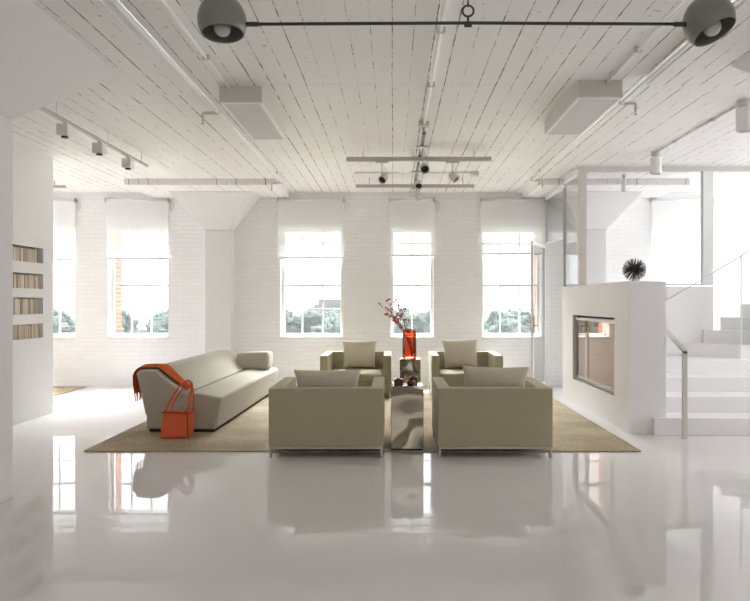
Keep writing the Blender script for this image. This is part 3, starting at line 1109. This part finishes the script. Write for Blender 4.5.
# ------------------------------------------------------------------ ceiling fittings
def light_box(label, x0, x1, y0, y1, zb):
    t = thing('ceiling_light', label, 'ceiling light', ((x0 + x1) / 2, (y0 + y1) / 2, zb), 0, 'box lights under the board ceiling')
    b = B()
    b.box(x0, x1, y0, y1, zb + 0.012, CZ, 0.003)
    b.make('housing', M['cream'], t)
    fr = B()
    f = 0.028
    fr.box(x0, x0 + f, y0, y1, zb, zb + 0.013).box(x1 - f, x1, y0, y1, zb, zb + 0.013)
    fr.box(x0 + f, x1 - f, y0, y0 + f, zb, zb + 0.013).box(x0 + f, x1 - f, y1 - f, y1, zb, zb + 0.013)
    fr.make('trim', M['white'], t)
    B().box(x0 + f, x1 - f, y0 + f, y1 - f, zb + 0.006, zb + 0.012).make('diffuser', M['diffuser'], t)
    return shift(t)


light_box('long white box light on the ceiling at the left, above the sofa', -1.52, -1.146, 5.6, 6.87, 3.19)
light_box('long white box light on the ceiling at the right, before the glass partition', 1.576, 1.955, 5.45, 6.66, 3.187)


def conduit(label, x, y0, y1, z, r, clips):
    t = thing('electrical_conduit', label, 'conduit', (x, (y0 + y1) / 2, z), 0, 'thin conduits under the ceiling')
    B().tube([(x, y0, z), (x, y1, z)], r, 8).make('tube', M['white'], t)
    for yc in clips:
        B().box(x - r * 2.2, x + r * 2.2, yc - 0.012, yc + 0.012, z - r * 1.2, CZ - 0.001).make('clip', M['cream'], t)
    return shift(t)


conduit('thin white conduit running into the left box light', -1.43, -3.9, 5.6, 3.318, 0.012, (3.2, 4.9))
conduit('thin white conduit running into the right box light', 1.82, -3.9, 5.45, 3.318, 0.012, (3.2, 4.75))
conduit('white conduit down the middle of the ceiling to the lighting track', 0.325, -3.9, 6.72, 3.316, 0.016, (3.6, 4.4, 5.5))
conduit('thin white conduit leading to the nearer cylinder lamp at the right', 3.30, 5.95, 8.05, 3.326, 0.011, (6.6, 7.5))


def sprinkler(label, x, y0, y1, z, branches):
    t = thing('sprinkler_pipe', label, 'pipe', (x, (y0 + y1) / 2, z), 0, 'white sprinkler pipes under the ceiling')
    B().tube([(x, y0, z), (x, y1, z)], 0.02, 12).make('pipe', M['white'], t)
    for yb, dx in branches:
        B().tube([(x, yb, z - 0.01), (x + dx * 0.5, yb, z - 0.01), (x + dx * 0.93, yb, z - 0.01), (x + dx, yb, z - 0.018), (x + dx, yb, z - 0.07)], 0.015, 10).make('elbow', M['cream'], t)
        hd_ = B().lathe([(0.007, 0.0), (0.012, -0.012), (0.006, -0.02), (0.006, -0.04), (0.02, -0.042), (0.02, -0.046), (0.0, -0.047)], Matrix.Translation((x + dx, yb, z - 0.07)), 10).make('sprinkler_head', M['rail'], t)
        B().lathe([(0.0, -0.02), (0.03, -0.015), (0.03, 0.015), (0.0, 0.02)], Matrix.Translation((x, yb, z)) @ Matrix.Rotation(PI / 2, 4, 'X'), 12).make('tee', M['white'], t)
    for yc in (y0 + 0.6, (y0 + y1) / 2 + 0.8, y1 - 0.5):
        B().box(x - 0.008, x + 0.008, yc - 0.008, yc + 0.008, z, CZ).make('hanger', M['rail'], t)
    return shift(t)


sprinkler('white sprinkler pipe along the left of the ceiling beside the box light', -1.68, -3.9, 9.76, 3.27, ((6.13, -0.14), (9.72, -0.16)))
sprinkler('white sprinkler pipe along the right of the ceiling towards the glass door', 2.08, -3.9, 9.6, 3.27, ((5.83, 0.13), (9.5, 0.14)))


def can(label, x, y, r, hgt):
    t = thing('cylinder_lamp', label, 'ceiling lamp', (x, y, CZ), 0, 'white cylinder lamps on the ceiling')
    B().lathe([(0, 0), (r * 0.8, 0), (r * 0.8, -0.05), (r * 0.55, -0.055), (r * 0.55, -0.075), (0, -0.075)], None, 24).make('canopy', M['cream'], t)
    B().lathe([(0, -0.072), (r * 0.97, -0.072), (r, -0.08), (r, -0.072 - hgt), (r * 0.93, -0.076 - hgt), (r * 0.9, -0.07 - hgt), (r * 0.82, -0.03 - hgt), (r * 0.6, -hgt + 0.0), (0, -hgt + 0.01)], None, 28).make('shade', M['white'], t)
    return t


can('white cylinder lamp on the ceiling at the far right edge, nearest the camera', 3.29, 6.0, 0.07, 0.215)
can('white cylinder lamp hanging just before the glass partition', 3.31, 8.06, 0.069, 0.205)
can('small white cylinder lamp behind the glass partition', 3.41, 9.45, 0.035, 0.19)

# left track with cube spots
tk = thing('lighting_track', 'white lighting track carrying cube spots at the upper left', 'track light', (-3.18, 7, 3.2))
B().box(-3.2, -3.165, 5.6, 8.28, 3.19, 3.222).make('rail', M['rail'], tk)
for yh in (6.05, 7.15, 8.1):
    B().tube([(-3.18, yh, 3.22), (-3.18, yh, CZ)], 0.006, 6).make('hanger', M['white'], tk)
shift(tk)
for (y, lab) in ((6.2, 'white cube spot on the left track, nearest the camera'), (6.93, 'white cube spot in the middle of the left track'), (7.68, 'white cube spot at the far end of the left track')):
    t = thing('cube_spotlight', lab, 'spotlight', (-3.18, y, 3.19), 0, 'cube spots on the left track')
    B().box(-0.055, 0.055, -0.055, 0.055, -0.135, -0.025, 0.003).make('housing', M['white'], t)
    B().tube([(0, 0, 0.0), (0, 0, -0.03)], 0.014, 8).make('swivel', M['rail'], t)
    B().lathe([(0.0, -0.128), (0.03, -0.136), (0.033, -0.137), (0.033, -0.15), (0.0, -0.148)], None, 16).make('lens_tube', M['aperture'], t)

# centre tracks with round spots
ct = thing('lighting_track', 'grey cross of ceiling lighting tracks over the seating', 'track light', (0.33, 8, 3.2))
B().box(-0.575, 1.215, 7.88, 7.925, 3.185, 3.24, 0.003).make('rail', M['rail'], ct)
B().box(-0.565, 1.235, 9.73, 9.77, 3.19, 3.24, 0.003).make('rail', M['rail'], ct)
B().box(0.315, 0.35, 6.82, 9.73, 3.24, 3.268, 0.002).make('rail', M['iron'], ct)
B().box(0.27, 0.38, 6.68, 6.78, 3.29, CZ, 0.004).make('junction_box', M['cream'], ct)
B().tube([(0.325, 6.74, 3.29), (0.328, 6.84, 3.262)], 0.014, 8).make('feed', M['rail'], ct)
for (x, y) in ((-0.37, 7.9), (0.25, 7.9), (1.0, 7.9), (-0.36, 9.75), (0.33, 8.9), (1.06, 9.75)):
    B().tube([(x, y, 3.235), (x, y, CZ)], 0.006, 6).make('hanger', M['rail'], ct)
B().tube([(-0.56, 9.3, 3.325), (1.15, 9.3, 3.325)], 0.012, 8).make('surface_conduit', M['white'], ct)
B().box(1.13, 1.24, 9.26, 9.34, 3.28, CZ, 0.004).make('power_box', M['cream'], ct)
shift(ct)


def spot(label, x, y, ztop, zhead, pitch, yaw, col='rail', r=0.055):
    t = thing('round_spotlight', label, 'spotlight', (x, y, ztop), 0, 'round spots on the centre tracks')
    dz = zhead - ztop
    B().box(-0.08, 0.08, -0.016, 0.016, -0.018, 0.0).make('adaptor', M['rail'], t) if r > 0.03 else None
    hx = 0.035 * math.sin(yaw)
    B().tube([(0, 0, -0.015), (0, 0, dz * 0.9)], 0.006, 8).make('stem', M['rail'], t)
    B().tube([(0, 0, -0.02), (0.04, 0.02, dz * 0.4), (0.07, 0.03, dz * 0.75), (0.05, 0.02, dz)], 0.003, 6).make('cable', M['rail'], t)
    mt = Matrix.Translation((0.02, 0, dz)) @ Matrix.Rotation(yaw, 4, 'Z') @ Matrix.Rotation(pitch, 4, 'X')
    # axis -Z = beam; at pitch 0 it shines straight down
    hh = B().lathe([(0, 0.06), (r * 0.7, 0.055), (r * 0.95, 0.03), (r, -0.05), (r * 0.88, -0.055), (r * 0.82, -0.03), (r * 0.8, 0.0)], mt, 22).make('head', M['cream'], t)
    B().lathe([(0, -0.028), (r * 0.83, -0.03)], mt, 22).make('reflector', M['aperture'], hh)
    return t


spot('round spot hanging from the left part of the near cross track', -0.136, 7.9, 3.185, 2.975, -0.95, -0.5)
spot('round spot hanging from the right part of the near cross track, turned sideways', 0.73, 7.9, 3.185, 2.995, -0.75, 1.1)
spot('round spot in front of the near cross track, under the middle rail', 0.34, 7.35, 3.24, 2.99, -1.0, 0.1)
spot('round spot between the two cross tracks, under the middle rail', 0.33, 8.75, 3.24, 3.06, -0.8, 0.0)
spot('small pale spot hanging from the far cross track', 0.36, 9.75, 3.19, 3.05, -0.5, 1.2, r=0.045)

tr_ = thing('lighting_track', 'short pale ceiling track beside the bookshelf partition, near the back wall', 'track light', (-5.3, 10, 3.25))
B().box(-5.9, -5.13, 10.0, 10.05, 3.235, 3.275, 0.003).make('rail', M['rail'], tr_)
for x in (-5.7, -5.3):
    B().tube([(x, 10.025, 3.27), (x, 10.025, CZ)], 0.006, 6).make('hanger', M['rail'], tr_)
shift(tr_)

# double globe pendant in the foreground
pd = thing('pendant_lamp', 'grey two headed pendant lamp with long bar hanging at the top', 'pendant lamp', (0.352, 3.0, 2.752))
XL, XR_ = -0.80, 1.487
B().tube([(XL + 0.09 - 0.352, 0, 0.0), (0, 0, 0.006), (XR_ - 0.09 - 0.352, 0, 0.0)], 0.0075, 10).make('bar', M['iron'], pd)
for sgn, xx in ((1, XL + 0.13), (-1, XR_ - 0.13)):
    B().tube([(xx - 0.352 - 0.04, 0, 0), (xx - 0.352 + 0.04, 0, 0)], 0.011, 10).make('collar', M['iron'], pd)
for xx, tilt, nm in ((XL, -0.06, 'l'), (XR_, -0.33, 'r')):
    mt = Matrix.Translation((xx - 0.352, 0, 0.0)) @ Matrix.Rotation(tilt, 4, 'Y') @ Matrix.Rotation(-0.28 if nm == 'r' else -0.06, 4, 'X') @ Matrix.Translation((0, 0, 0.012))
    R = 0.113
    prof = []
    for k in range(15):
        a = PI * k / 14 * 0.668
        prof.append((R * math.sin(a) * (1.0 if a < 1.57 else 1.0), R * 1.12 * math.cos(a) if a < 1.57 else R * 1.0 * math.cos(a)))
    prof[0] = (0, prof[0][1])
    inner = [(max(0.0, r - 0.004), z - 0.003) for r, z in prof[::-1]]
    inner[-1] = (0, inner[-1][1])
    shd = B().lathe(prof + inner, mt, 40).make('shade', M['pendant'], pd)
    bl = B().sphere((0, 0, 0), 0.04, 18, 12)
    for v in bl.bm.verts:
        v.co = mt @ (v.co + Vector((0, 0, -0.03)))
    bl.make('bulb', M['bulb'], shd)
    sk = B().tube([mt @ Vector((0, 0, 0.0)), mt @ Vector((0, 0, 0.09))], 0.017, 12).make('socket', M['iron'], shd)
# hanging ring and chain
B().lathe([(0.0, -0.02), (0.014, -0.016), (0.014, 0.016), (0.0, 0.02)], Matrix.Rotation(PI / 2, 4, 'Y') @ Matrix.Translation((0, 0, 0)), 14).make('clamp', M['iron'], pd)
ring = [(0.026 * math.cos(2 * PI * k / 20), 0, 0.062 + 0.026 * math.sin(2 * PI * k / 20)) for k in range(21)]
B().tube(ring, 0.005, 8, cap=False).make('ring', M['iron'], pd)
B().tube([(0, 0, 0.0), (0, 0, 0.04)], 0.006, 8).make('eye_bolt', M['iron'], pd)
z = 0.085
k = 0
while z < CZ - 2.752 - 0.03:
    pts = []
    for q in range(17):
        a = 2 * PI * q / 16
        u, w = 0.011 * math.cos(a), 0.021 * math.sin(a)
        pts.append((u if k % 2 else 0, 0 if k % 2 else u, z + w + 0.018))
    B().tube(pts, 0.0035, 6, cap=False).make('chain_link', M['iron'], pd)
    z += 0.034
    k += 1
B().lathe([(0, 0), (0.0105, 0), (0.0105, -0.02), (0.006, -0.035), (0, -0.035)], Matrix.Translation((0, 0, CZ - 2.752)), 20).make('ceiling_hook', M['iron'], pd)
